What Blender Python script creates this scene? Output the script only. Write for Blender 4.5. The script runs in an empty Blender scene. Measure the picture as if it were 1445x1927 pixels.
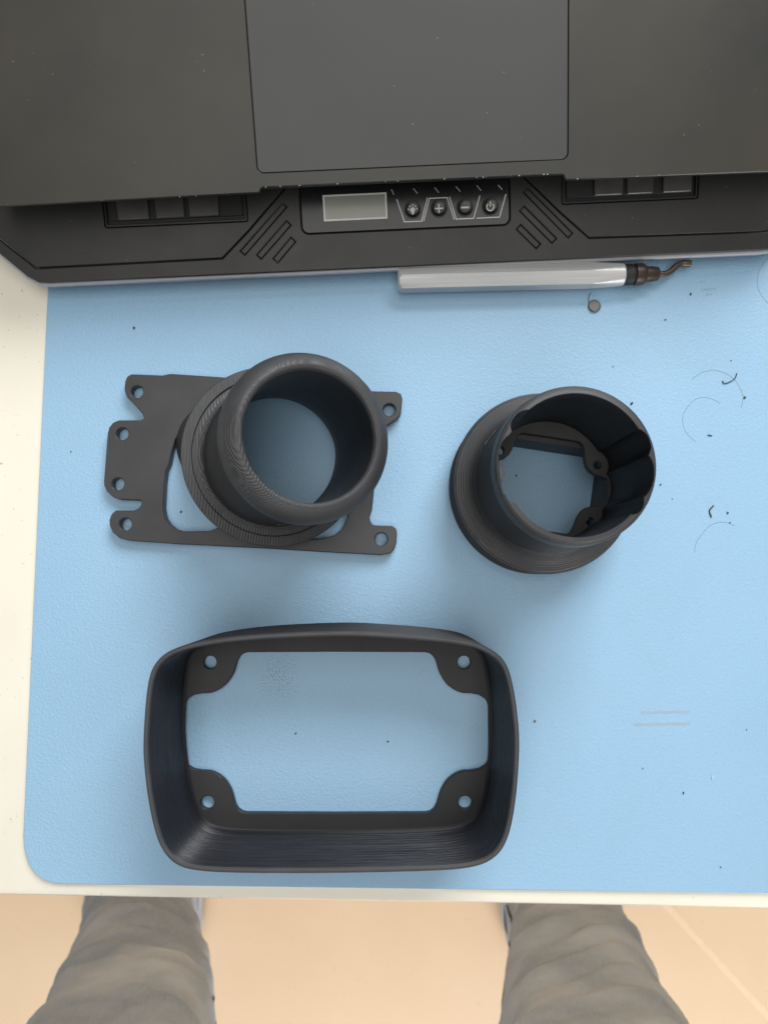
import bpy, math, random
from mathutils import Vector, Matrix, noise
from mathutils.geometry import tessellate_polygon
random.seed(7)
S = 0.001                                   # all measures below are millimetres
R = math.radians
sc = bpy.context.scene
col = sc.collection

# ------------------------------------------------------------------ camera, world, light, exposure
cam = bpy.data.cameras.new('camera')
cam_ob = bpy.data.objects.new('camera', cam); col.objects.link(cam_ob)
cam_ob.location = (0, 0, 0.350)
cam_ob.rotation_euler = (R(4.6), 0, 0)
cam.sensor_fit = 'VERTICAL'; cam.sensor_height = 36.0; cam.lens = 26.0
cam.clip_start = 0.01; cam.clip_end = 50
cam.dof.use_dof = True; cam.dof.focus_distance = 0.325; cam.dof.aperture_fstop = 13
sc.camera = cam_ob

world = bpy.data.worlds.new('World'); sc.world = world; world.use_nodes = True
bg = world.node_tree.nodes['Background']
bg.inputs['Color'].default_value = (1.0, 0.985, 0.965, 1); bg.inputs['Strength'].default_value = 0.14

def area(name, loc, target, sx, sy, watts, color):
    l = bpy.data.lights.new(name, 'AREA'); l.shape = 'RECTANGLE'; l.size = sx; l.size_y = sy
    l.energy = watts; l.color = color
    o = bpy.data.objects.new(name, l); col.objects.link(o)
    o.location = loc
    o.rotation_euler = (Vector(target) - Vector(loc)).to_track_quat('-Z', 'Y').to_euler()
    return o
area('window_light', (0.8, 1.95, 1.55), (0, 0, 0), 1.5, 1.3, 66, (0.97, 0.985, 1.0))
area('ceiling_light', (-0.05, -0.15, 2.1), (-0.05, -0.15, 0), 1.6, 2.5, 22, (1.0, 0.985, 0.96))
area('rear_fill_light', (0.3, -2.3, 0.15), (0.0, -0.6, -0.74), 2.2, 0.9, 58, (1.0, 0.97, 0.94))  # unseen fill lamp, added low behind the person to brighten floor and legs

sc.view_settings.view_transform = 'Standard'; sc.view_settings.look = 'None'
sc.view_settings.gamma = 1; sc.view_settings.use_curve_mapping = False
sc.view_settings.exposure = 0.24
sc.cycles.max_bounces = 8

# ------------------------------------------------------------------ node helpers and materials
class NT:
    def __init__(self, name):
        self.m = bpy.data.materials.new(name); self.m.use_nodes = True
        self.t = self.m.node_tree; self.b = self.t.nodes['Principled BSDF']
        self.co = self.t.nodes.new('ShaderNodeTexCoord').outputs['Object']
    def n(self, typ, **kw):
        nd = self.t.nodes.new(typ)
        for k, v in kw.items():
            if k.startswith('_'): setattr(nd, k[1:], v)
            else: self.set(nd.inputs[k.replace('__', ' ')], v)
        return nd
    def set(self, sock, v):
        if isinstance(v, bpy.types.NodeSocket): self.t.links.new(v, sock)
        elif isinstance(v, (tuple, list)) and len(v) == 3 and sock.type == 'RGBA': sock.default_value = (*v, 1)
        else: sock.default_value = v
    def math(self, op, a, b=None, c=None):
        nd = self.t.nodes.new('ShaderNodeMath'); nd.operation = op
        for i, v in enumerate((a, b, c)):
            if v is not None: self.set(nd.inputs[i], v)
        return nd.outputs[0]
    def scale(self, v):
        nd = self.t.nodes.new('ShaderNodeMapping'); self.t.links.new(self.co, nd.inputs['Vector'])
        nd.inputs['Scale'].default_value = v; return nd.outputs[0]
    def noise(self, scale, detail=2, rough=.5, vec=None, dist=0.0):
        nd = self.t.nodes.new('ShaderNodeTexNoise'); self.t.links.new(vec or self.co, nd.inputs['Vector'])
        nd.inputs['Scale'].default_value = scale; nd.inputs['Detail'].default_value = detail
        nd.inputs['Roughness'].default_value = rough; nd.inputs['Distortion'].default_value = dist
        return nd.outputs[0]
    def voro(self, scale, vec=None, feature='F1'):
        nd = self.t.nodes.new('ShaderNodeTexVoronoi'); nd.feature = feature
        self.t.links.new(vec or self.co, nd.inputs['Vector']); nd.inputs['Scale'].default_value = scale
        return nd.outputs['Distance']
    def ramp(self, f, *stops):
        nd = self.t.nodes.new('ShaderNodeValToRGB'); self.set(nd.inputs[0], f)
        e = nd.color_ramp.elements
        while len(e) < len(stops): e.new(.5)
        for el, (p, c) in zip(e, stops):
            el.position = p; el.color = (*c, 1) if isinstance(c, tuple) else (c, c, c, 1)
        return nd.outputs[0]
    def mix(self, f, a, b):
        nd = self.t.nodes.new('ShaderNodeMix'); nd.data_type = 'RGBA'
        self.set(nd.inputs[0], f); self.set(nd.inputs[6], a); self.set(nd.inputs[7], b); return nd.outputs[2]
    def bump(self, h, strength, dist, normal=None):
        nd = self.t.nodes.new('ShaderNodeBump'); self.set(nd.inputs['Height'], h)
        nd.inputs['Strength'].default_value = strength; nd.inputs['Distance'].default_value = dist
        if normal is not None: self.t.links.new(normal, nd.inputs['Normal'])
        return nd.outputs[0]
    def done(self, color=None, rough=None, normal=None, metal=None, spec=None):
        for k, v in (('Base Color', color), ('Roughness', rough), ('Normal', normal), ('Metallic', metal), ('Specular IOR Level', spec)):
            if v is not None: self.set(self.b.inputs[k], v)
        return self.m

def mat_mat():
    k = NT('blue_mat_rubber')
    big = k.noise(9, 3); spk = k.voro(60)
    c = k.mix(k.ramp(big, (.3, 0.0), (.7, 1.0)), (.295, .488, .668), (.318, .515, .698))
    c = k.mix(k.math('MULTIPLY', k.ramp(k.noise(22, 4, .6, dist=.6), (.52, 0.0), (.74, 1.0)), .16), c, (.29, .42, .50))
    fine = k.noise(900, 3, .6)
    c = k.mix(k.math('MULTIPLY', k.ramp(fine, (.35, 1.0), (.62, 0.0)), .22), c, (.235, .435, .60))
    # smudge of black plastic dust inside the shroud
    d = k.n('ShaderNodeVectorMath', _operation='DISTANCE'); k.t.links.new(k.co, d.inputs[0]); d.inputs[1].default_value = (-.0495, -.0490, 0)
    near = k.ramp(k.math('MULTIPLY', d.outputs['Value'], 75), (.1, 1.0), (1.0, 0.0))
    dust = k.math('MULTIPLY', near, k.ramp(k.noise(1300, 2, .7), (.54, 0.0), (.64, 1.0)))
    c = k.mix(k.math('MULTIPLY', dust, .9), c, (.06, .09, .11))
    h = k.math('ADD', k.voro(1050), k.math('MULTIPLY', k.noise(620, 3), .8))
    return k.done(c, .42, k.bump(h, .5, .00022), spec=.45)

def mat_table():
    k = NT('white_laminate')
    c = k.mix(k.ramp(k.noise(14, 4), (.35, 0.0), (.75, 1.0)), (.92, .865, .73), (.87, .81, .68))
    sp = k.ramp(k.noise(420, 2, .6), (.70, 0.0), (.76, 1.0))
    c = k.mix(k.math('MULTIPLY', sp, .55), c, (.25, .21, .16))
    return k.done(c, .38, k.bump(k.noise(500, 2), .12, .0002))

def mat_floor():
    k = NT('beige_floor')
    c = k.mix(k.ramp(k.noise(3.2, 4, .55), (.3, 0.0), (.7, 1.0)), (.74, .55, .37), (.80, .62, .43))
    sp = k.ramp(k.noise(75, 3, .6), (.66, 0.0), (.74, 1.0))
    c = k.mix(k.math('MULTIPLY', sp, .18), c, (.45, .33, .22))
    return k.done(c, .45)

LAYER = 0.00036
ANROT = 0.25
def mat_print(name, base=(.030, .030, .033), hatch=.15, layer=.8, rough=.48, aniso=0.0):
    k = NT(name)
    sep = k.n('ShaderNodeSeparateXYZ'); k.t.links.new(k.co, sep.inputs[0])
    wob = k.math('MULTIPLY', k.noise(120, 2), .00012)
    z = k.math('ADD', sep.outputs[2], wob)
    lay = k.math('SINE', k.math('MULTIPLY', z, 2 * math.pi / LAYER))
    dia = k.math('SINE', k.math('MULTIPLY', k.math('ADD', sep.outputs[0], sep.outputs[1]), 2 * math.pi / .00085))
    streak = k.noise(1, 3, .6, vec=k.scale((22, 22, 1500)))
    blot = k.noise(55, 3, .6)
    nrm = k.bump(lay, layer, .00012)
    nrm = k.bump(dia, hatch, .00010, nrm)
    nrm = k.bump(streak, .35, .0004, nrm)
    c = k.mix(k.ramp(blot, (.35, 0.0), (.7, 1.0)), base, tuple(v * 1.35 for v in base))
    ro = k.math('ADD', rough - .12, k.math('MULTIPLY', streak, .26))
    if aniso:      # the stacked layers spread highlights across the layer direction
        k.b.inputs['Anisotropic'].default_value = aniso
        k.b.inputs['Anisotropic Rotation'].default_value = ANROT
        tg = k.n('ShaderNodeTangent', _direction_type='RADIAL', _axis='Z')
        k.t.links.new(tg.outputs[0], k.b.inputs['Tangent'])
    return k.done(c, ro, nrm, spec=.5)

def mat_plastic(name, c0, c1, rough, bump=.06, dust=.0, scale=14, grain=2600):
    k = NT(name)
    c = k.mix(k.ramp(k.noise(scale, 4, .6), (.35, 0.0), (.68, 1.0)), c0, c1)
    if dust:
        sp = k.ramp(k.voro(150), (.0, 1.0), (.06, 0.0))
        msk = k.ramp(k.noise(90, 1), (.50, 0.0), (.58, 1.0))
        c = k.mix(k.math('MULTIPLY', k.math('MULTIPLY', sp, msk), dust), c, (.5, .49, .46))
    ro = k.math('ADD', rough - .06, k.math('MULTIPLY', k.noise(scale * 1.7, 5, .65), .22))
    return k.done(c, ro, k.bump(k.noise(grain, 2), bump, .0001))

def flat(name, c, rough=.5, metal=0.0, spec=.5):
    k = NT(name)
    cc = k.mix(k.noise(160, 2), tuple(v * .92 for v in c), tuple(min(1, v * 1.08) for v in c))
    return k.done(cc, rough, metal=metal, spec=spec)

def mat_denim():
    k = NT('washed_denim')
    thread = k.noise(1, 3, .65, vec=k.scale((1100, 1100, 130)))
    fade = k.ramp(k.noise(1, 4, .55, vec=k.scale((9, 9, 16))), (.36, 0.0), (.66, 1.0))
    c = k.mix(fade, (.37, .44, .53), (.62, .69, .77))
    c = k.mix(k.math('MULTIPLY', k.ramp(thread, (.42, 0.0), (.66, 1.0)), .22), c, (.80, .84, .86))
    c = k.mix(k.math('MULTIPLY', k.noise(900, 2, .6), .12), c, (.17, .19, .21))
    return k.done(c, .95, k.bump(thread, .18, .0006), spec=.1)

def mat_alu():
    k = NT('brushed_aluminium')
    st = k.noise(1, 3, .6, vec=k.scale((25, 2200, 2200)))
    c = k.mix(k.ramp(st, (.3, 0.0), (.7, 1.0)), (.52, .52, .51), (.62, .62, .61))
    return k.done(c, k.math('ADD', .34, k.math('MULTIPLY', st, .14)), k.bump(st, .12, .0001), metal=.4)

M = dict(
    mat=mat_mat(), table=mat_table(), floor=mat_floor(),
    print_a=mat_print('black_print_plate_lit', (.031, .0315, .0325), .14, .2, .40),  # one black plastic throughout; plate top lightened in colour as if lit
    print_b=mat_print('black_print_tube_shaded', (.011, .011, .0125), .04, .5, .52, .8),  # shaded copy of the same plastic, wall darkness put into the colour
    print_c=mat_print('black_print_shroud_shaded', (.012, .013, .016), .05, .25, .58, .95),  # shroud and base walls likewise darkened in colour for shade
    print_d=mat_print('black_print_rim_lit', (.034, .0345, .0365), .25, .5, .40),  # lit copy for rims and shoulders, brightness put into the base colour
    print_g=mat_print('black_print_floor_shaded', (.014, .014, .0142), .35, .1, .45),  # cavity floors: shade painted in as a darker base colour
    print_e=mat_print('black_print_bore_shaded', (.012, .012, .014), .02, .35, .42),  # shade inside the bores put into the darker base colour
    print_f=mat_print('black_print_ridged_shaded', (.013, .0135, .0175), .02, .0, .29),  # inner wall: shade painted in as a darker, bluish base
    deck=mat_plastic('laptop_deck_coating', (.018, .018, .0165), (.038, .0345, .022), .37, .05, .45, 9),
    pad=mat_plastic('touchpad_coating', (.037, .037, .037), (.041, .041, .040), .36, .03, .5, 9),
    under=flat('laptop_underside', (.010, .010, .011), .45),
    stand=mat_plastic('stand_black_plastic', (.015, .0147, .014), (.022, .021, .0195), .40, .08, .35, 20),
    trim=flat('grey_edge_trim', (.36, .37, .40), .35),
    gloss=mat_plastic('glossy_panel', (.010, .010, .010), (.012, .012, .012), .20, .0, .6, 20),
    dark=flat('black_rubber', (.012, .012, .012), .6),
    block=mat_plastic('stop_block_plastic', (.055, .052, .050), (.085, .078, .072), .30, .08, .2, 60),
    white=flat('white_print', (.80, .79, .74), .5),
    lcd=flat('lcd_glass', (.33, .335, .29), .22),
    alu=mat_alu(), brown=flat('oxidised_steel', (.075, .052, .043), .42, .6),
    blade=flat('blade_steel', (.11, .085, .065), .42, .7),
    coin=flat('dull_metal', (.13, .13, .125), .42, .7),
    crumb=flat('black_crumb', (.035, .045, .05), .6), tan=flat('tan_crumb', (.20, .15, .10), .8),
    clear=flat('pale_crumb', (.5, .6, .62), .3),
    pencil=flat('pencil_line', (.14, .22, .28), .7), faint=flat('faint_pencil', (.20, .36, .47), .7),
    rub=flat('brown_rub_mark', (.34, .42, .50), .7),
    denim=mat_denim(), stitch=flat('denim_stitch', (.06, .065, .07), .9), shoe=flat('shoe_canvas', (.04, .04, .045), .8),
    leg=flat('table_leg_steel', (.3, .3, .3), .5),
    streak=flat('floor_seam', (.82, .645, .455), .4),
)

# ------------------------------------------------------------------ mesh helpers
def link(name, verts, faces, mat, parent=None, smooth=None, loc=(0, 0, 0)):
    me = bpy.data.meshes.new(name)
    me.from_pydata([(x * S, y * S, z * S) for x, y, z in verts], [], faces); me.update()
    import bmesh
    bm = bmesh.new(); bm.from_mesh(me); bmesh.ops.recalc_face_normals(bm, faces=bm.faces); bm.to_mesh(me); bm.free()
    if smooth is not None:
        me.shade_smooth(); me.set_sharp_from_angle(angle=R(smooth))
    me.materials.append(M[mat])
    o = bpy.data.objects.new(name, me); col.objects.link(o)
    if parent: o.parent = parent
    o.location = tuple(v * S for v in loc)
    return o
def tag(o, label, cat=None, group=None, kind=None):
    o['label'] = label
    if cat: o['category'] = cat
    if group: o['group'] = group
    if kind: o['kind'] = kind
    return o
def empty(name, loc, rot=(0, 0, 0)):
    o = bpy.data.objects.new(name, None); col.objects.link(o); o.empty_display_size = .02
    o.location = tuple(v * S for v in loc); o.rotation_euler = rot
    return o
def area2(l): return sum(a[0] * b[1] - b[0] * a[1] for a, b in zip(l, l[1:] + l[:1]))
def offset(l, d):
    """move a loop to its left by d"""
    out = []; n = len(l)
    for i in range(n):
        a, b, c = Vector(l[i - 1]), Vector(l[i]), Vector(l[(i + 1) % n])
        u, v = (b - a), (c - b)
        u = u.normalized() if u.length > 1e-9 else v.normalized()
        v = v.normalized() if v.length > 1e-9 else u
        nu, nv = Vector((-u.y, u.x)), Vector((-v.y, v.x))
        m = nu + nv
        m = m.normalized() if m.length > 1e-6 else nu
        k = max(.5, m.dot(nu))
        out.append((b.x + m.x * d / k, b.y + m.y * d / k))
    return out
def slab(name, outer, holes, z0, z1, mat, parent=None, bev=.4, bottom=True, smooth=40):
    """an extruded outline with through holes and a small chamfer round its top edges"""
    loops = []
    for i, l in enumerate([outer] + list(holes)):
        l = [tuple(p[:2]) for p in l]
        if (area2(l) > 0) != (i == 0): l = l[::-1]
        loops.append(l)
    top = [offset(l, bev) if bev else l for l in loops]
    V, Fc = [], []
    base = []
    for l, t in zip(loops, top):
        n = len(l); b = len(V); base.append((b, n))
        V += [(x, y, z1) for x, y in t]
        V += [(x, y, z1 - bev) for x, y in l]
        V += [(x, y, z0) for x, y in l]
        for r in range(0 if bev else 1, 2):
            for i in range(n):
                j = (i + 1) % n
                Fc.append((b + r * n + i, b + r * n + j, b + (r + 1) * n + j, b + (r + 1) * n + i))
        if not bev:
            pass
    flatidx = []
    for b, n in base: flatidx += list(range(b, b + n))
    tris = tessellate_polygon([[Vector((x, y, 0)) for x, y in l] for l in top])
    off = {}
    for b, n in base:
        for i in range(n): off[b + i] = b + (2 * n) + i
    for t in tris:
        f = tuple(flatidx[i] for i in t); Fc.append(f)
        if bottom: Fc.append(tuple(off[i] for i in f[::-1]))
    if not bev:   # top loop and the first wall loop coincide: reuse the top loop
        remap = {}
        for b, n in base:
            for i in range(n): remap[b + n + i] = b + i
        Fc = [tuple(remap.get(i, i) for i in f) for f in Fc]
    return link(name, V, Fc, mat, parent, smooth)
def loft(name, rings, mat, parent=None, caps=False, smooth=35, closed=False):
    n = len(rings[0]); V = [p for r in rings for p in r]; Fc = []
    m = len(rings)
    for a in range(m if closed else m - 1):
        b = (a + 1) % m
        for i in range(n):
            j = (i + 1) % n
            Fc.append((a * n + i, a * n + j, b * n + j, b * n + i))
    if caps: Fc += [tuple(range(n))[::-1], tuple(range((m - 1) * n, m * n))]
    return link(name, V, Fc, mat, parent, smooth)
def ring(c, r, tilt=0.0, n=128):
    ct, st = math.cos(tilt), math.sin(tilt); out = []
    for i in range(n):
        a = 2 * math.pi * i / n; u, v = r * math.cos(a), r * math.sin(a)
        out.append((c[0] + u * ct, c[1] + v, c[2] - u * st))
    return out
def circ(x, y, r, n=24): return [(x + r * math.cos(2 * math.pi * i / n), y + r * math.sin(2 * math.pi * i / n)) for i in range(n)]
def spline(pts, sub=4, closed=True):
    n = len(pts); out = []
    for i in range(n if closed else n - 1):
        g = lambda k: pts[k % n] if closed else pts[max(0, min(n - 1, k))]
        p0, p1, p2, p3 = g(i - 1), g(i), g(i + 1), g(i + 2)
        for s in range(sub):
            t = s / sub
            out.append(tuple(.5 * (2 * b + (c - a) * t + (2 * a - 5 * b + 4 * c - d) * t * t + (3 * b - a - 3 * c + d) * t ** 3) for a, b, c, d in zip(p0, p1, p2, p3)))
    if not closed: out.append(tuple(pts[-1]))
    return out
def rrect(x0, y0, x1, y1, r, n=6):
    out = []
    for cx, cy, a0 in ((x1 - r, y1 - r, 0), (x0 + r, y1 - r, 90), (x0 + r, y0 + r, 180), (x1 - r, y0 + r, 270)):
        for i in range(n + 1):
            a = R(a0 + 90 * i / n); out.append((cx + r * math.cos(a), cy + r * math.sin(a)))
    return out
def tube(name, path, radii, mat, parent=None, n=12, flat_z=1.0, smooth=50):
    rings = []; P = [Vector(p) for p in path]
    for i, p in enumerate(P):
        t = (P[min(i + 1, len(P) - 1)] - P[max(i - 1, 0)]).normalized()
        s = Vector((0, 0, 1)).cross(t); s = s.normalized() if s.length > 1e-4 else Vector((1, 0, 0))
        u = t.cross(s); r = radii[i] if isinstance(radii, (list, tuple)) else radii
        rings.append([tuple(p + s * r * math.cos(2 * math.pi * k / n) + u * r * flat_z * math.sin(2 * math.pi * k / n)) for k in range(n)])
    return loft(name, rings, mat, parent, caps=True, smooth=smooth)
def strip(name, path, w, z, mat, parent, th=.05, closed=False):
    """a thin printed or drawn line of width w lying on z"""
    pts = [Vector(p[:2]) for p in path]; V = []; n = len(pts)
    for i, p in enumerate(pts):
        a = pts[i - 1] if (i > 0 or closed) else p; b = pts[(i + 1) % n] if (i < n - 1 or closed) else p
        u = (p - a).normalized() if (p - a).length > 1e-9 else (b - p).normalized()
        v = (b - p).normalized() if (b - p).length > 1e-9 else u
        nu, nv = Vector((-u.y, u.x)), Vector((-v.y, v.x)); m = (nu + nv).normalized(); k = max(.4, m.dot(nu))
        m = m * (w / 2 / k)
        V += [(p.x + m.x, p.y + m.y, z + th), (p.x - m.x, p.y - m.y, z + th), (p.x + m.x, p.y + m.y, z), (p.x - m.x, p.y - m.y, z)]
    Fc = []
    for i in range(n if closed else n - 1):
        a, b = 4 * i, 4 * ((i + 1) % n)
        Fc += [(a, b, b + 1, a + 1), (a, a + 2, b + 2, b), (a + 1, b + 1, b + 3, a + 3)]
    if not closed: Fc += [(0, 1, 3, 2), (4 * n - 4, 4 * n - 2, 4 * n - 1, 4 * n - 3)]
    return link(name, V, Fc, mat, parent)

# ------------------------------------------------------------------ setting: floor, table, mat
fl = link('floor', [(-2500, -2500, -740), (2500, -2500, -740), (2500, 2500, -740), (-2500, 2500, -740)], [(0, 1, 2, 3)], 'floor')
fl['kind'] = 'structure'
strip('floor_seam', [(330, -396), (395.7, -467.4), (538, -621.5), (820, -927)], 9, -739.9, 'streak', fl, .08)

tb = empty('table', (0, -148, -42), (0, 0, R(-.95)))
tag(tb, 'white laminate work table with a ribbed front edge', 'table')
prof = [(0.0, 40), (-2.2, 39.4), (-3.4, 37.6), (-3.6, 34), (-2.9, 33), (-3.1, 31), (-4.6, 30), (-5.2, 27), (-5.2, 6), (-3, 2), (3, 0)]
W0, W1, BK = -560, 900, 720
V = []; Fc = []
for x in (W0, W1): V += [(x, y, z) for y, z in prof] + [(x, BK, 0), (x, BK, 40)]
n = len(prof) + 2
for i in range(n): Fc.append((i, (i + 1) % n, n + (i + 1) % n, n + i))
Fc += [tuple(range(n)), tuple(range(n, 2 * n))[::-1]]
link('table_top', V, Fc, 'table', tb, 30)
for x in (W0 + 60, W1 - 60):
    for y in (90, BK - 60):
        tube('leg', [(x, y, 0), (x, y, -350), (x, y, -698)], 16, 'leg', tb, 16)

md = [(-163.6, 138), (-165.4, -124.8)]
corner = [(-165.3, -121), (-164.6, -127), (-162.6, -133), (-159.5, -137.4), (-155.4, -140.4), (-150.4, -142.0), (-145, -142.3)]
mo = corner + [(175, -146.4), (520, -151.6), (520, 470), (-161.2, 470)]
mt = slab('work_mat', mo, [], -2.0, 0.0, 'mat', None, .35)
tag(mt, 'light blue textured rubber work mat covering the table', 'mat')

# ------------------------------------------------------------------ pod with tilted tube on a flat plate
PL = [(-123.0,87.0),(-122.7,90.3),(-121.8,92.4),(-119.9,93.5),(-114.9,93.3),(-105.0,92.9),(-103.4,93.3),(-101.7,93.7),(-77.5,92.1),(-41.0,89.4),(-6.0,85.3),(5.9,85.0),(8.0,83.9),(8.7,81.5),(8.2,75.5),(7.6,73.7),(6.5,72.4),(1.7,69.2),(-1.9,65.1),(-4.9,56.3),(-4.7,38.3),(-5.6,29.2),(-6.2,27.2),(-6.8,25.7),(-6.6,23.9),(-5.3,21.9),(-3.4,21.5),(3.8,21.3),(5.5,20.1),(6.1,18.1),(5.8,13.4),(4.9,10.5),(2.9,8.5),(-1.2,7.7),(-23.3,8.8),(-60.1,11.0),(-96.6,12.8),(-118.3,14.3),(-123.2,15.5),(-126.5,18.2),(-128.1,21.5),(-128.3,24.2),(-127.3,26.9),(-125.4,28.5),(-117.0,28.5),(-114.9,29.3),(-113.6,31.0),(-113.3,32.3),(-114.2,33.3),(-124.2,33.7),(-127.0,34.9),(-129.8,37.5),(-131.2,40.2),(-131.4,42.2),(-130.3,65.3),(-129.7,67.8),(-128.0,70.1),(-125.3,71.3),(-114.9,71.3),(-113.3,72.2),(-113.9,74.1),(-117.3,78.0),(-121.8,82.5),(-122.8,85.3)]
PH = [(-117.0,85.0),(-123.4,64.8),(-124.7,41.0),(-120.7,22.0),(2.5,76.4),(-1.3,15.1)]
OL = [(-86,72),(-91.5,71.5),(-95.5,67.5),(-98.4,62),(-100.0,56),(-100.9,50.4),(-102.4,47.1),(-102.9,40.5),(-103.2,29.6),(-102.3,25.3),(-100.1,22.0),(-97.3,19.8),(-94.0,18.7),(-81.6,18.7),(-78,20.2),(-74,22),(-80,34),(-86,52)]
OR_ = [(-35.0,15.0),(-29.2,15.2),(-23.4,16.9),(-19.9,19.3),(-17.3,23.9),(-16.7,27.2),(-17.3,32.2),(-22,32),(-30,22)]
P1 = (-60, 50, 0)
L1 = lambda l: [(x - P1[0], y - P1[1]) for x, y in l]
p1 = tag(empty('gauge_pod', P1), 'black 3D-printed gauge pod with leaning round tube on a flat six-hole mounting plate', 'gauge pod')
CB = (-52.2 + 60, 53.6 - 50)
BOT = Vector((-52.4 + 60, 54.3 - 50, 0)); FLG = Vector((-49.2 + 60, 51.9 - 50, 20)); RIMC = Vector((-28.7 + 60, 52.6 - 50, 65))
slab('mounting_plate', L1(PL), [circ(x + 60, y - 50, 2.95) for x, y in PH] + [L1(OL), L1(OR_), circ(BOT.x, BOT.y, 29.5, 96)], 0, 5, 'print_a', p1, .35)
ft = R(17)
def flare(z, k):
    out = []
    for i in range(128):
        a = 360 * i / 128; r = 38.6 + k * math.exp(-((a - 165) / 27) ** 2)
        out.append((CB[0] + r * math.cos(R(a)), CB[1] + r * math.sin(R(a)), z))
    return out
rings = [flare(1, 8.4), flare(4.6, 8.2), flare(8, 6), ring(tuple(FLG + Vector((-1, 0, -6))), 38.6, ft * .85), ring(tuple(FLG + Vector((-.4, 0, -2))), 40.2, ft), ring(tuple(FLG + Vector((0, 0, -.4))), 40.9, ft), ring(tuple(FLG), 40.5, ft)]
ax = Vector((math.sin(ft), 0, math.cos(ft)))
rings += [ring(tuple(FLG + ax * .15), 36.4, ft), ring(tuple(FLG - ax * .9), 35.9, ft), ring(tuple(FLG - ax * .8), 33.6, ft), ring(tuple(FLG + ax * .2), 32.0, ft), ring(tuple(FLG - ax * 1), 30.0, ft)]
loft('housing', rings, 'print_d', p1)
axis = (RIMC - FLG); LEN = axis.length; axis.normalize(); rt = R(21)
def tring(r, s):
    f = s / LEN; return ring(tuple(FLG + axis * s), r, ft + (rt - ft) * f)
prof = [(31.4, -2), (31.2, 2), (31.0, 12), (30.9, 24), (31.0, 36), (31.9, 38.4), (33.0, 40.2), (33.9, 41.8), (34.4, 43.2), (34.4, 44.4), (34.1, 45.8), (33.3, 47.4), (32.1, 48.8), (30.4, 50.2), (28.6, 51.0), (27.2, 51.1), (26.5, 50.4), (26.2, 49), (25.8, 38), (26.2, 20), (26.9, 8)]
loft('rim', [tring(r, s) for r, s in prof[5:18]], 'print_d', p1, smooth=60)
loft('tube', [tring(r, s) for r, s in prof[:6]], 'print_b', p1)
rings = [tring(r, s) for r, s in prof[17:]]
rings += [ring(tuple(FLG + Vector((-.3, 0, -6))), 27.8, ft * .7), ring(tuple(BOT + Vector((1, -.6, 8))), 28.8, ft * .3), ring(tuple(BOT + Vector((0, 0, .05))), 29.45)]
loft('bore', rings, 'print_e', p1)
# moulded ticks on the wall of the tube, half swallowed by the flange
def tick(name, root, centre, axv, ang, r, s, w, h, tilt, mat):
    pts = []
    for da, ds in ((-w, 0), (w, .5), (w, .5 + h), (-w, h)):
        for rr in (r - .6, r + .9):
            a = ang + da / r; u, v = rr * math.cos(a), rr * math.sin(a); c = centre + axv * (s + ds)
            pts.append((c.x + u * math.cos(tilt), c.y + v, c.z - u * math.sin(tilt)))
    return link(name, pts, [(0, 2, 4, 6), (1, 3, 5, 7), (0, 1, 3, 2), (2, 3, 5, 4), (4, 5, 7, 6), (6, 7, 1, 0)], mat, root)
tick('index_mark', p1, FLG, axis, R(-82), 30.9, 1.5, 4.5, 3, ft, 'print_a')
tick('index_mark', p1, FLG, axis, R(133), 30.9, 1.5, 4.5, 3, ft, 'print_a')

# ------------------------------------------------------------------ pod with scalloped straight tube on a round base
P2 = (71.8, 39.7, 0)
p2 = tag(empty('gauge_pod', P2), 'black 3D-printed gauge pod with scalloped upright tube on a round base', 'gauge pod')
def rin(a):
    d = math.degrees(a) % 360; g = 0
    for c0, w in ((19, 10.5), (-10, 17), (-35, 8), (141, 10.5), (170, 14.5), (199.5, 12)):
        t = abs((d - c0 + 180) % 360 - 180) / w
        if t < 1: g = max(g, math.cos(t * math.pi / 2) ** .55)
    return 27.0 + 2.0 * g
DOME = [(26.8, 76.3), (28.2, 76.2), (29.2, 75.9), (29.9, 75.4), (30.4, 74.3), (30.65, 71.8), (30.7, 67.0)]
def dome(r):
    for (r0, z0), (r1, z1) in zip(DOME, DOME[1:]):
        if r <= r1: return z0 + (z1 - z0) * (r - r0) / (r1 - r0)
    return 67.0
def rring(t, dz=0.0, wob=0.0):
    out = []
    for i in range(192):
        a = 2 * math.pi * i / 192; ri = rin(a) + .25; k = (ri - 27.25) / 2.0
        r = 30.7 + (ri - 30.7) * t + wob * k * noise.noise(Vector((a * 25, 0, 3)))
        out.append((r * math.cos(a), r * math.sin(a), dome(r) + dz))
    return out
def inner(z):
    return [(rin(2 * math.pi * i / 192) * math.cos(2 * math.pi * i / 192), rin(2 * math.pi * i / 192) * math.sin(2 * math.pi * i / 192), z) for i in range(192)]
lo = lambda pr: [ring((0, 0, z), r, n=192) for r, z in pr]
loft('base_wall', lo([(29, 0), (40.4, 0), (41, .6), (41, 19.4), (40.7, 20.4)]), 'print_c', p2)
loft('shoulder', lo([(40.7, 20.4), (40.2, 21.0), (39.0, 21.4), (36.6, 22.3), (34.6, 23.4), (33.4, 24.6), (32.4, 26.4), (31.7, 28.6)]), 'print_d', p2, smooth=60)
loft('tube', lo([(31.7, 28.6), (31.0, 32), (30.3, 42), (30.2, 54), (30.7, 67.0)]), 'print_b', p2)
loft('rim', [rring(t, 0, w) for t, w in ((0, 0), (.12, 0), (.25, 0), (.4, 0), (.55, 0), (.7, .1), (.85, .2), (1.0, .3))] + [rring(1.06, -.5, .3)], 'print_d', p2, smooth=50)
top_in = rring(1.06, -.5, .3)
loft('bore', [top_in, [tuple(.5 * (p + q_) for p, q_ in zip(a, b)) for a, b in zip(top_in, inner(70))], inner(68), inner(44), inner(32), inner(24.05)], 'print_e', p2)
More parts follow.
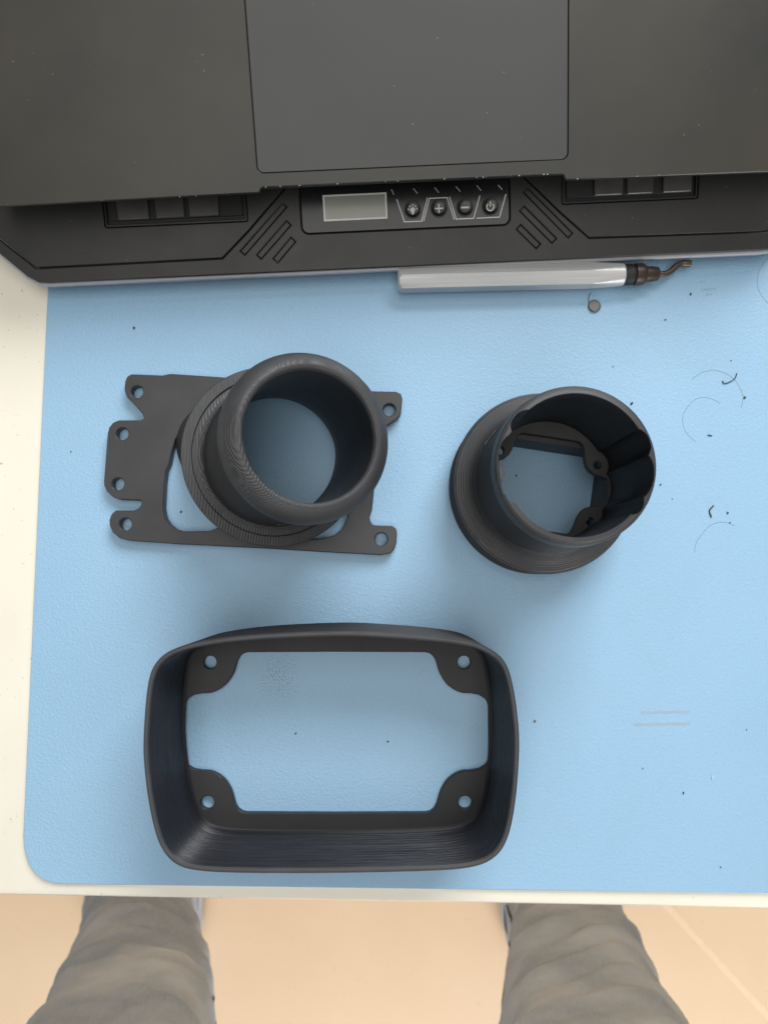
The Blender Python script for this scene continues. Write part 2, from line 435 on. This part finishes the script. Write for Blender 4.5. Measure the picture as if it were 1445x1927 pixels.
q = [(27.6, 0), (27.6, 4.6), (26.8, 5.9), (24.8, 6.6), (21.6, 7.2), (19.3, 8.2), (17.6, 10), (16.6, 12.2), (15.9, 14.8), (15.3, 17.6), (14.4, 19.8), (12.6, 20.9), (0, 21.0)]
def mirror4(q):
    a = q[1:-1]
    return [q[0]] + a + [q[-1]] + [(-x, y) for x, y in a[::-1]] + [(-q[0][0], 0)] + [(-x, -y) for x, y in a] + [(0, -q[-1][1])] + [(x, -y) for x, y in a[::-1]]
def rot2(l, a, dx=0, dy=0): c, s = math.cos(a), math.sin(a); return [(x * c - y * s + dx, x * s + y * c + dy) for x, y in l]
a2 = R(-8.7)
opening = [(x * min(1, 27.4 / math.hypot(x, y)), y * min(1, 27.4 / math.hypot(x, y))) for x, y in rot2(mirror4(q), a2, -.5, -.6)]
sh = [rot2([(sx * 21.8, sy * 12.7)], a2, -.5, -1.8)[0] for sx in (1, -1) for sy in (1, -1)]
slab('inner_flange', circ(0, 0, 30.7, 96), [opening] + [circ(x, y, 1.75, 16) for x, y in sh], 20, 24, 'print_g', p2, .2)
slab('base_block', circ(0, 0, 30.7, 96), [rot2(rrect(-27, -19.6, 27, 19.6, 8), a2, -.3, -1.6)], .2, 19.9, 'print_e', p2, .1)
UP = Vector((0, 0, 1)); Z0 = Vector((0, 0, 0))
tick('index_mark', p2, Z0, UP, R(-104), 31.2, 25.5, 3.2, 2.2, 0, 'print_a')
tick('index_mark', p2, Z0, UP, R(-88), 31.2, 25.5, 2.6, 2.2, 0, 'print_a')
tick('index_mark', p2, Z0, UP, R(143), 31.2, 26, 4.0, 2.4, 0, 'print_a')

# ------------------------------------------------------------------ rectangular shroud
RIM = [(-16.0,-24.2),(-42.6,-25.1),(-60.6,-26.4),(-75.6,-28.5),(-84.7,-31),(-90.7,-34.2),(-94.3,-38.8),(-96.1,-44.1),(-97.2,-54.8),(-97.6,-69.4),(-97.2,-76.4),(-95.8,-87.6),(-93.1,-100.4),(-89.9,-109.7),(-85.3,-115.5),(-79.3,-118.6),(-68.0,-120.0),(-47.2,-120.4),(-21.7,-120.4),(17.3,-119.6),(34.1,-118.4),(42.4,-115.7),(47.5,-111.2),(50.4,-104.8),(52.2,-97.2),(53.9,-85.7),(55.0,-70.5),(54.6,-60.8),(53.5,-51.2),(52.0,-43.3),(50.0,-37.6),(46.4,-33.4),(41,-30.3),(34.9,-28.3),(20.6,-26.4),(0.5,-25.0)]
P3 = (-21.5, -72.2, 0)
rim = spline([(x - P3[0], y - P3[1]) for x, y in RIM], 5)
for _ in range(6): rim = [tuple(.5 * b + .25 * (a + c) for a, b, c in zip(rim[i - 1], rim[i], rim[(i + 1) % len(rim)])) for i in range(len(rim))]
if area2(rim) < 0: rim = rim[::-1]
p3 = tag(empty('gauge_shroud', P3), 'black 3D-printed rounded rectangular shroud standing open, four screw lugs inside', 'gauge shroud')
def srings(f, inset, z):
    # f: 0 at the base, 1 at the rim
    sx = .962 + .038 * f; sy = 1.008 - .008 * f
    l = [(x * sx, y * sy + (1 - f) * .2) for x, y in rim]
    l = offset(l, inset) if inset else l
    return [(x, y, z) for x, y in l]
rings = [srings(0, 1.2, 0), srings(0, .3, .3), srings(0, 0, 1.2)] + [srings((z / 44) ** 1.3, 0, z) for z in (6, 14, 22, 30, 38, 43.2)]
loft('rim', [srings((43.2 / 44) ** 1.3, 0, 43.2), srings(1, .3, 43.8), srings(1, .7, 44), srings(1, 1.7, 44), srings(1, 2.1, 43.6), srings((43.2 / 44) ** 1.3, 2.2, 43.2)], 'print_d', p3, smooth=50)
wall_out = rings
rings = [srings((43.2 / 44) ** 1.3, 2.2, 43.2)] + [srings((z / 44) ** 1.3, 2.2, z) for z in (38, 30, 22, 14, 8)] + [srings(0, 2.3, 5), srings(0, 2.8, 3.6), srings(0, 3.6, 3.0)]
loft('outer_wall', wall_out, 'print_c', p3, smooth=50)
LH = .46
def ridged(k0, k1):
    """one rounded bead per printed layer, with small flow variations along it"""
    rows = []
    for k in range(k0, k1):
        for ang in (-78, -48, -16, 16, 48, 78):
            z = (k + .5) * LH + LH * .5 * math.sin(R(ang)) ; ph = math.cos(R(ang))
            f = (z / 44) ** 1.3; sx = .962 + .038 * f; sy = 1.008 - .008 * f
            l = [(x * sx, y * sy + (1 - f) * .2) for x, y in rim]
            nn = offset(l, 1.0); row = []
            for i, (p, q_) in enumerate(zip(l, nn)):
                j = noise.noise(Vector((i * .07, k * 3.7, 9))) * .9 + noise.noise(Vector((i * .8, k * 1.9, 5))) * .35
                d = 2.0 + (.25 + .12 * j) * ph + .05 * noise.noise(Vector((i * .05, k * .31, 2)))
                row.append((p[0] + (q_[0] - p[0]) * d, p[1] + (q_[1] - p[1]) * d, z))
            rows.append(row)
    return rows
loft('inner_wall', ridged(10, 94), 'print_f', p3, smooth=180)
loft('base_fillet', [srings(0, 2.2, 4.7), srings(0, 2.4, 4.2), srings(0, 2.9, 3.5), srings(0, 3.6, 3.22)], 'print_c', p3, smooth=50)
qs = [(70.0, 0), (70.0, 11.5), (69.4, 13.6), (68.2, 15.2), (65.4, 16.8), (62, 17.4), (58, 17.6), (55.5, 18.4), (53.3, 19.6), (51, 21.4), (49.3, 23.6), (47.9, 26), (47, 28.3), (46.4, 30.6), (45.8, 32.5), (44.6, 34.5), (43, 35.7), (41, 36.2), (0, 36.4)]
fl_out = [(x, y) for x, y, z in srings(0, 1.3, 0)]
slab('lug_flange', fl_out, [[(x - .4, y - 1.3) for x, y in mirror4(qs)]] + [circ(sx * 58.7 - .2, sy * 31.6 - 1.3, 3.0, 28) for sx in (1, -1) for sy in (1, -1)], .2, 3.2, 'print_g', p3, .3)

# ------------------------------------------------------------------ laptop cooling stand
RZ = R(2.7); TL = R(16)
OS = (-0.6, 143.8, 12.0)
rot = (Matrix.Rotation(RZ, 3, 'Z') @ Matrix.Rotation(TL, 3, 'X')).to_euler()
st = tag(empty('laptop_stand', OS, rot), 'black plastic laptop cooling stand with small display and four round buttons', 'laptop stand')
# all coordinates below: x along the front edge, y up the slope, z off the top face
outline = [(-157, -1.0), (-162, -.6), (-167, 2.4), (-230, 62), (-230, 275), (252, 275), (252, 62), (189, 2.4), (184, -.6), (179, -1.0)][::-1]
slots = [[(-45.1,29.2),(-43.6,27.8),(-64.3,7.8),(-65.8,9.3)], [(-43.8,21.4),(-42.2,19.8),(-56.8,5.7),(-58.3,7.3)], [(-42.2,14.0),(-40.6,12.3),(-49.2,3.7),(-50.8,5.3)],
         [(67,29.5),(68.5,30.9),(89.0,10.5),(87.4,9.0)], [(65.2,21.4),(66.9,23),(81.5,8.5),(79.8,6.9)], [(63.6,13.4),(65.2,15),(74.0,6.3),(72.4,4.8)]]
padL = [(-222, 60), (-162, 6.1), (-75, 6.7), (-62.1, 18.1), (-46.9, 33), (-44, 36), (-44, 120), (-222, 120)]
padR = [(244, 60), (184, 8.2), (179, 7.6), (97.4, 8.4), (84.1, 20), (69.2, 34.3), (67, 36.5), (67, 120), (244, 120)]
ctl = rrect(-36.6, 15.8, 59.9, 44, 3)
if area2(padL) < 0: padL = padL[::-1]
if area2(padR) < 0: padR = padR[::-1]
ctl_l = ctl
gap = lambda l, d: offset(l if area2(l) > 0 else l[::-1], -d)
slab('top_shell', outline, [gap(padL, .45), gap(padR, .45), gap(ctl_l, .3)] + [gap(s, .22) for s in slots], -3, 0, 'stand', st, .5)
slab('inner_tray', offset(outline, 2), [], -5.5, -2.2, 'dark', st, 0)
slab('edge_trim', gap(outline, 1.5), [offset(outline, 6)], -6.2, -1.8, 'trim', st, .5)
for s in slots: slab('vent_bar', s, [], -2.2, -.35, 'stand', st, .1)
recL = rrect(-128.0, 22.2, -61.6, 48, 1.0, 3); recR = rrect(84.4, 23.4, 148.0, 48, 1.0, 3)
for pd, rc, segs in ((padL, recL, [(-121.4, -107.0), (-103.8, -90.6), (-88.4, -74.6)]), (padR, recR, [(99.4, 112.7), (114.6, 126.8), (131.4, 144.6)])):
    o = slab('side_panel', pd, [rc], -2.1, -.25, 'stand', st, .3)
    x0 = min(p[0] for p in rc); x1 = max(p[0] for p in rc); y0 = min(p[1] for p in rc)
    t = slab('stop_frame', rrect(x0 + .3, y0 + .3, x1 - .3, 47.5, .8, 3), [rrect(x0 + 1.2, y0 + 1.3, x1 - 1.2, 46.5, .5, 3)], -2.1, -.6, 'stand', st, .2)
    slab('stop_bar', rrect(x0 + 2.4, y0 + 3.0, x1 - 2.4, 46, .6, 3), [], -2.1, -1.2, 'dark', st, .2)
    for a, b in segs: slab('stop_block', rrect(a, y0 + 3.2, b, 45, .5, 3), [], -1.2, .4, 'block', st, .35)
cp = slab('control_panel', ctl, [], -2.1, -.15, 'gloss', st, .25)
zc = -.15
lc = slab('display', rrect(-25.7, 21.4, 2.5, 31.5, .2, 2), [], zc - .02, zc + .06, 'lcd', st, 0)
strip('bezel', [(-26.0, 21.1), (2.8, 21.1), (2.8, 31.8), (-26.0, 31.8)], .75, zc, 'white', lc, .12, True)
for pl in ([(7.8,29.0),(11.0,18.9),(19.0,18.9),(22.1,29.1)], [(19.9,18.8),(23.0,28.7),(31.2,28.7),(34.2,18.9)], [(32.3,29.0),(35.1,19.1),(43.3,19.1),(46.4,29.0)], [(44.7,19.1),(55.3,19.1),(58.5,29.1)]):
    strip('printed_outline', pl, .42, zc, 'white', cp)
for k in ((5.5, 33.4), (15.7, 33.3), (25.5, 33.3), (35.4, 33.3), (45.1, 33.3), (54.9, 33.2)):
    strip('printed_tick', [k, (k[0] + (1 if k[0] < 6 else 1.9), 31.05)], .28, zc, 'white', cp)
for i, (bx, by) in enumerate([(15.0, 24.1), (27.2, 24.1), (39.3, 24.0), (51.1, 23.9)]):
    b = loft('button', [[(bx + r * math.cos(2 * math.pi * k / 40), by + r * math.sin(2 * math.pi * k / 40), zc + z) for k in range(40)] for r, z in ((3.95, 0), (3.9, .35), (3.7, .5), (3.45, .42), (3.0, .2), (2.0, .06), (1.0, .02), (.05, .0))], 'gloss', st, smooth=60)
    z = zc + .22
    if i == 0:
        slab('icon', circ(bx, by - .1, 1.15, 20), [], z - .1, z, 'white', b, 0)
        slab('icon', [(bx - .75, by - .8), (bx + .75, by - .8), (bx + .45, by - 1.95), (bx, by - 2.2), (bx - .45, by - 1.95)], [], z - .1, z + .01, 'white', b, 0)
        for k in range(5):
            a = R(8 + 41 * k); slab('icon', circ(bx + 1.95 * math.cos(a), by - .05 + 1.95 * math.sin(a), .33, 10), [], z - .1, z, 'white', b, 0)
    elif i == 1:
        slab('icon', [(bx - .32, by - 1.95), (bx + .32, by - 1.95), (bx + .32, by - .32), (bx + 1.85, by - .32), (bx + 1.85, by + .32), (bx + .32, by + .32), (bx + .32, by + 1.95), (bx - .32, by + 1.95), (bx - .32, by + .32), (bx - 1.85, by + .32), (bx - 1.85, by - .32), (bx - .32, by - .32)], [], z - .1, z, 'white', b, 0)
    elif i == 2:
        slab('icon', rrect(bx - 1.85, by - .4, bx + 1.85, by + .4, .1, 2), [], z - .1, z, 'white', b, 0)
    else:
        strip('icon', [(bx + 1.65 * math.cos(R(128 + 284 * k / 24)), by - .15 + 1.65 * math.sin(R(128 + 284 * k / 24))) for k in range(25)], .5, z - .05, 'white', b)
        strip('icon', [(bx, by + 2.2), (bx, by)], .5, z - .05, 'white', b)
for x in (-120, 142):
    tube('front_foot', [(x, 14, -5), (x, 14 - 1.5, -13.5)], 7, 'dark', st, 20)
    tube('rear_leg', [(x, 235, -4), (x, 215, -78)], 6, 'dark', st, 16)

# ------------------------------------------------------------------ laptop (the deck lies 24 mm above the stand's top face)
lp = tag(empty('laptop', OS, rot), 'open black laptop palm rest with large touchpad, resting on the cooling stand', 'laptop')
T = 24
deck = [(-176, 32), (-173, 29.2), (-168, 28.6), (-52.6, 29.4), (-51.9, 29.8), (-51.4, 31.1), (-50.6, 31.5), (78.4, 31.3), (79.2, 30.9), (79.7, 29.6), (80.4, 29.0), (196, 28.4), (201, 29.2), (204, 32), (204, 276), (-176, 276)]
tp = rrect(-52.1, 37.3, 80.8, 122, 2.6)
slab('palm_rest', deck, [gap(tp, .28)], T - 2.6, T, 'deck', lp, .3)
slab('touchpad', tp, [], T - 2.4, T - .12, 'pad', lp, .15)
slab('touchpad_well', gap(tp, 3), [], T - 4, T - 2.5, 'under', lp, 0)
V = []
lofts = []
for ins, z in ((0.6, T - 2.5), (2.5, T - 4.2), (12, T - 12), (13, 2.2)):
    lofts.append([(x, y, z) for x, y in ((-176 + ins, 30.6 + ins), (204 - ins, 30.6 + ins), (204 - ins, 276 - ins), (-176 + ins, 276 - ins))])
loft('bottom_case', lofts, 'under', lp, caps=True, smooth=20)
# worn paint chips along the front edge
rc = random.Random(3)
for i in range(26):
    x = rc.uniform(-165, 165); y = (31.4 if -50 < x < 78 else 29.0) ; w = rc.uniform(.08, .4) ** 1.3
    link('paint_chip', [(x - w, y - .12, T - .16), (x + w, y - .08, T - .16), (x + w * .6, y + .22, T + .03), (x - w * .7, y + .3, T + .03)], [(0, 1, 2, 3)], 'white', lp)

# ------------------------------------------------------------------ deburring tool
tool = tag(empty('deburring_tool', (6.5, 139.1, 0), (0, 0, R(1.35))), 'deburring tool with silver hexagonal handle and bent brown steel blade', 'deburring tool')
CZ = 6.25
def hexr(a, cone):
    d = (a - R(30)) % R(60) - R(30)          # a corner points straight up
    return min(5.38 / math.cos(d), cone)
rings = []
for x, cone in ((0, .05), (0, 4.6), (.9, 5.5), (1.8, 6.4), (20, 9), (60, 9), (91, 6.3), (95, 6.02), (99, 5.75), (103, 5.48), (107.4, 5.2), (107.9, 4.9), (107.9, .05)):
    rings.append([(x, hexr(2 * math.pi * k / 96, cone) * math.cos(2 * math.pi * k / 96), CZ + hexr(2 * math.pi * k / 96, cone) * math.sin(2 * math.pi * k / 96)) for k in range(96)])
loft('handle', rings, 'alu', tool, smooth=22)
def lathe_x(name, prof, mat, parent):
    return loft(name, [[(x, r * math.cos(2 * math.pi * k / 40), CZ + r * math.sin(2 * math.pi * k / 40)) for k in range(40)] for x, r in prof], mat, parent, smooth=30)
lathe_x('collar', [(107.6, 4.6), (108.2, 4.9), (112.0, 4.9), (112.6, 4.2), (113.2, 4.2)], 'dark', tool)
lathe_x('chuck', [(113.0, 4.4), (113.4, 5.1), (116.6, 5.1), (117.6, 4.7), (118.6, 3.75), (124.0, 3.3), (124.6, 2.9), (124.6, .1)], 'brown', tool)
bp = spline([(122, 0, CZ), (125, -.2, CZ - .1), (128.5, .2, CZ - .4), (131.5, 1.9, CZ - .8), (134.2, 4.3, CZ - 1.1), (137, 5.4, CZ - 1.3), (141, 5.2, CZ - 1.5)], 5, False)
tube('blade', bp, [1.45 + (.25 if i > len(bp) - 6 else 0) for i in range(len(bp))], 'blade', tool, 14)

# ------------------------------------------------------------------ small things on the mat
cn = loft('metal_disc', [[(r * math.cos(2 * math.pi * k / 36), r * math.sin(2 * math.pi * k / 36), z) for k in range(36)] for r, z in ((3.0, 0), (3.05, .5), (3.05, 1.0), (2.8, 1.25), (2.3, 1.3), (2.2, 1.15), (.05, 1.15))], 'coin', None, smooth=30)
cn.location = (101.9 * S, 128.3 * S, .00005)
tag(cn, 'small dull grey metal disc lying below the deburring tool', 'disc')
h = tube('hair', [(p[0], p[1], .25) for p in spline([(0, 0), (-.2, 2.2), (.2, 4.2), (1.0, 5.6)], 5, False)], .16, 'crumb', None, 6)
h.location = (99.4 * S, 129.4 * S, 0)
tag(h, 'short dark curled hair touching the grey metal disc', 'hair')

def crumb(x, y, r, label, mat='crumb', sx=1.0, ang=0.0, group='plastic crumbs scattered on the mat'):
    rr = random.Random(int(x * 91 + y * 37)); n = 6; r *= .85
    V = []
    for z, k in ((.05, .9), (.6, 1.0), (1.1, .55)):
        for i in range(n):
            a = 2 * math.pi * i / n + z; q = r * k * rr.uniform(.65, 1.25)
            u, v = q * math.cos(a) * sx, q * math.sin(a)
            V.append((u * math.cos(ang) - v * math.sin(ang), u * math.sin(ang) + v * math.cos(ang), z * r))
    Fc = [tuple(range(n))[::-1], tuple(range(2 * n, 3 * n))]
    for a in range(2):
        for i in range(n): Fc.append((a * n + i, a * n + (i + 1) % n, (a + 1) * n + (i + 1) % n, (a + 1) * n + i))
    o = link('crumb', V, Fc, mat); o.location = (x * S, y * S, .00002)
    return tag(o, label, 'crumb', group)
CR = [
    (148.9, 134.3, .55, 'dark crumb beside the faint pencil writing near the blade tip', 'crumb', 1.9, 1.2),
    (173.1, 83.4, .65, 'dark crumb at the outer end of the upper pencil arc', 'crumb', 1.5, .8),
    (118.8, 80.5, .75, 'wedge-shaped dark crumb above right of the scalloped pod', 'crumb', 1.4, .8),
    (123.1, 69.3, .5, 'thin dark crumb just off the right edge of the scalloped pod', 'crumb', 2.2, -.4),
    (155.7, 64.9, .5, 'slender dark sliver below the two upper pencil arcs', 'crumb', 3.0, -.2),
    (162.8, 27.8, .6, 'round dark crumb beside the bent plastic shaving', 'crumb', 1.2, .5),
    (131.4, 41.2, .5, 'lone grey crumb right of the scalloped pod at mid height', 'crumb', 1.3, .2),
    (136.8, 34.4, .33, 'tiny speck lower right of the scalloped pod', 'crumb', 1.2, .2),
    (163.8, 23.1, .36, 'tiny dark speck sitting on the lower pencil arc', 'crumb', 1.2, .9),
    (136.2, 121.6, .36, 'small flat sliver alone below the blade tip', 'crumb', 2.4, .2),
    (167.3, 101.4, .36, 'tiny speck above the upper pencil arc', 'crumb', 1.1, .2),
    (110.3, 98.5, .36, 'tiny speck alone above the scalloped pod', 'crumb', 1.2, .2),
    (-120.9, 117.6, .6, 'dark crumb between the stand and the upper left plate corner', 'crumb', 1.5, 1.2),
    (-149.4, 57.1, .42, 'dark speck left of the mounting plate near the mat edge', 'crumb', 1.1, .2),
    (-96.2, 28.3, .6, 'dark crumb lying inside the opening of the mounting plate', 'crumb', 1.3, 1.0),
    (62.9, 45.6, .4, 'thin dark shaving seen on the mat inside the scalloped pod', 'crumb', 2.4, 1.5),
    (-40.8, -74.8, .4, 'small slanted dark sliver inside the shroud left of centre', 'crumb', 1.9, .6),
    (1.8, -78.6, .5, 'oval dark crumb inside the shroud right of centre', 'crumb', 1.4, 1.0),
    (69.9, -69.2, .6, 'tan crumb just off the right side of the shroud', 'tan', 1.2, .3),
    (137.7, -101.6, .55, 'black crumb low on the right part of the mat', 'crumb', 1.2, 1.2),
    (151.2, -94.5, .5, 'pale glossy crumb low on the right part of the mat', 'clear', 2.2, 1.4),
    (119.4, -90.6, .3, 'tiny speck below the two brown rub marks', 'crumb', 1.3, .0),
    (167.9, -73.1, .36, 'tiny dark speck right of the two brown rub marks', 'crumb', 1.1, .0),
    (153.6, -134.7, .36, 'tiny dark speck near the front mat edge at right', 'crumb', 1.4, .3),
]
for c in CR: crumb(*c)
def shaving(pts, r, label):
    x0, y0 = pts[0]
    o = tube('plastic_shaving', [(x - x0, y - y0, r * .8 + .12 * (i % 3)) for i, (x, y) in enumerate(spline(pts, 3, False))], r, 'crumb', None, 7)
    o.location = (x0 * S, y0 * S, 0)
    return tag(o, label, 'shaving', 'plastic shavings on the mat')
shaving([(169.8,95.2),(168.3,92.2),(163.8,90.1),(162.7,91.4)], .25, 'hooked dark plastic shaving crossing the upper pencil arc')
shaving([(156.3,31.2),(154.2,28.8),(155.1,25.7)], .32, 'bent dark plastic shaving above the lower pencil arc')

# pencil lines and rub marks drawn on the mat
arcs = [[(147.9,92.1),(152.2,95.2),(155.5,96.3),(159.2,96.7),(165.0,94.9),(169.6,90.9),(172.1,85.2),(172.2,82.0),(171.3,78.5)],
        [(161.3,80.6),(157.6,82.5),(153.4,83.5),(149.7,82.5),(146.4,79.8),(143.6,75.5),(143.0,72.3),(144.4,66.4),(149.0,61.6)],
        [(165.9,21.5),(163.4,22.8),(159.7,23.3),(156.0,22.5),(152.8,20.4),(148.5,15.2),(147.1,12.1),(146.6,8.9)],
        [(192,156),(186.9,152.4),(182.8,146.5),(181.5,141.2),(182.3,135.9),(186.0,130.1),(192,126)]]
for a in arcs: strip('pencil_arc', spline(a, 5, False), .19, .01, 'pencil', mt, .03)
for (xa, ya, xb, yb) in ((119.1, -65.3, 141.8, -65.1), (115.8, -70.9, 141.7, -70.4)):
    strip('rub_mark', [(xa + (xb - xa) * i / 12, ya + (yb - ya) * i / 12 + .12 * math.sin(i * 1.7)) for i in range(13)], 1.15, .01, 'rub', mt, .03)
for s in ([(154.0,141.0),(154.6,140.2)], [(154.6,141.0),(154.0,140.2)], [(155.4,140.9),(156.0,140.3)],
          [(154.9,137.6),(154.3,136.8),(154.6,136.0),(155.2,135.8)], [(155.6,137.4),(155.6,136.0)], [(155.6,136.7),(156.5,136.8)], [(156.5,137.4),(156.5,136.1)],
          [(158.0,137.5),(157.2,137.4),(157.2,136.2),(158.0,136.3)], [(157.2,136.8),(157.9,136.9)], [(159.4,137.4),(158.6,137.4),(158.6,136.3),(159.4,136.4)], [(158.6,136.8),(159.2,136.9)],
          [(160.0,136.3),(160.0,137.3),(160.9,136.5),(160.9,137.5)],
          [(156.6,135.0),(156.6,133.6),(157.5,134.0),(157.3,134.8),(156.6,135.0)], [(158.2,133.7),(158.2,134.8),(159.1,133.9),(159.1,134.9)],
          [(94.8,129.8),(94.8,128.7)], [(95.5,128.6),(96.1,129.9)], [(96.5,129.2),(96.9,129.8),(97.3,129.2),(96.9,128.7),(96.5,129.2)]):
    strip('pencil_stroke', s, .2, .01, 'faint', mt, .03)

# ------------------------------------------------------------------ person standing at the table (washed jeans, from the waist down)
pe = tag(empty('person', (-40, -450, -740)), 'person standing at the table in washed grey jeans, feet apart', 'person')
def leg(sign):
    side = sign
    # centre x, centre y, half width, half depth at heights above the floor
    st_ = [(14, (-326, 238)[side], -462, 80, 84), (50, (-325, 238)[side], -454, 77, 82), (80, (-322, 234)[side], -448, 74, 80), (140, (-305, 226)[side], -446, 71, 76), (220, (-277, 213)[side], -444, 74, 78), (320, (-247, 196)[side], -440, 81, 86), (420, (-225, 181)[side], -436, 86, 92), (500, (-207, 168)[side], -434, 87, 95), (620, (-185, 140)[side], -448, 96, 104), (760, (-154, 98)[side], -470, 104, 116), (850, (-130, 62)[side], -485, 108, 120)]
    rows = []; N = 168
    rnd = random.Random(11 + side)
    lips = [20.0]; lipamp = []
    while lips[-1] < 560: lips.append(lips[-1] + rnd.uniform(34, 78)); lipamp.append(rnd.uniform(8, 15))
    tilt = ((26, R(150)), (30, R(35)))[side]
    H = [s[0] for s in st_]
    zz = 14.0
    while zz < 845:
        i = max(k for k in range(len(H)) if H[k] <= zz); j = min(i + 1, len(H) - 1)
        f = 0 if i == j else (zz - H[i]) / (H[j] - H[i]); f = f * f * (3 - 2 * f) * .5 + f * .5
        cx, cy, hw, hd = (st_[i][k] * (1 - f) + st_[j][k] * f for k in (1, 2, 3, 4))
        row = []
        for t in range(N):
            a = 2 * math.pi * t / N
            d = 0
            ca, sa = math.cos(a), math.sin(a)
            # loose cloth sagging in lips: each lip bulges at its lower edge and tucks in under the next
            zw = zz + tilt[0] * math.cos(a - tilt[1]) + 30 * noise.noise(Vector((ca * .9 + side * 6, sa * .9, zz / 190)))
            for k_ in range(len(lips) - 1):
                if lips[k_] - 8 <= zw < lips[k_ + 1] + 8:
                    span = lips[k_ + 1] - lips[k_]; u = (zw - lips[k_]) / span
                    m_ = max(0.0, min(1.0, .5 + 1.5 * noise.noise(Vector((ca * .8 + k_ * 2.3, sa * .8 + side * 5, k_ * 1.7)))))
                    lip = 1 / (1 + math.exp(-(zw - lips[k_]) / 1.8)) * (1 - u) ** 1.2 if u < 1 else 0
                    d += lipamp[k_] * (.25 + .75 * m_) * (lip - .3) * (1 if 0 <= u < 1 else .5)
            d += 7 * noise.noise(Vector((ca * 1.3 + side * 9, sa * 1.3, zz / 110))) + 2.2 * noise.noise(Vector((ca * 4, sa * 4 + side, zz / 22 + ca * 2)))
            px = 1 - .05 * math.cos(4 * a)
            row.append((cx + (hw * px + d) * math.cos(a) + 40, cy + (hd * px + d) * math.sin(a) + 450, zz))
        rows.append(row); zz += 3.5 if zz < 520 else 16
    return rows
V = []; Fc = []
def addrows(rows, cap=False):
    b = len(V); n = len(rows[0])
    for r in rows: V.extend(r)
    for a in range(len(rows) - 1):
        for i in range(n): Fc.append((b + a * n + i, b + a * n + (i + 1) % n, b + (a + 1) * n + (i + 1) % n, b + (a + 1) * n + i))
    if cap: Fc.append(tuple(b + (len(rows) - 1) * n + i for i in range(n)))
LEGS = [leg(0), leg(1)]
for r in LEGS: addrows(r)
pel = []
for z, hw, hd in ((770, 120, 90), (800, 175, 112), (850, 196, 122), (930, 192, 120), (1010, 172, 108), (1060, 162, 102)):
    pel.append([(-35 + 40 + hw * math.cos(2 * math.pi * t / 112), -486 + 450 + hd * math.sin(2 * math.pi * t / 112), z) for t in range(112)])
addrows(pel, True)
link('jeans', V, Fc, 'denim', pe, 80)
# inner seam with its row of stitches, and hems
for side, rows in enumerate(LEGS):
    t0 = 6 if side == 0 else 78
    ctr = lambda r: (sum(p[0] for p in r) / len(r), sum(p[1] for p in r) / len(r))
    path = []
    for r in rows[24:144]:
        c = ctr(r); p = r[t0]; k = 1.012
        path.append((c[0] + (p[0] - c[0]) * k, c[1] + (p[1] - c[1]) * k, p[2]))
    for _ in range(12): path = [path[0]] + [tuple((a + 2 * b + c) / 4 for a, b, c in zip(path[i - 1], path[i], path[i + 1])) for i in range(1, len(path) - 1)] + [path[-1]]
    tube('seam', path, 1.6, 'stitch', pe, 6)
    hem = []
    for k, z, dz in ((1.0, 14, 0), (1.008, 13, 0), (1.01, 34, 0), (1.0, 35, 0)):
        r = rows[0]; c = ctr(r); hem.append([(c[0] + (p[0] - c[0]) * k, c[1] + (p[1] - c[1]) * k, z) for p in r])
    loft('hem', hem, 'denim', pe, smooth=60)
    c = ctr(rows[0]); sx = c[0]; sy = c[1]
    sh_r = []
    for z, hw, ln, off_ in ((0, 46, 138, 42), (14, 49, 142, 42), (30, 48, 138, 40), (48, 44, 112, 22), (66, 40, 78, 2), (80, 36, 60, -8)):
        sh_r.append([(sx + hw * math.cos(2 * math.pi * t / 40), sy + off_ + ln * math.sin(2 * math.pi * t / 40), z + .5) for t in range(40)])
    loft('shoe', sh_r, 'shoe', pe, caps=True, smooth=50)
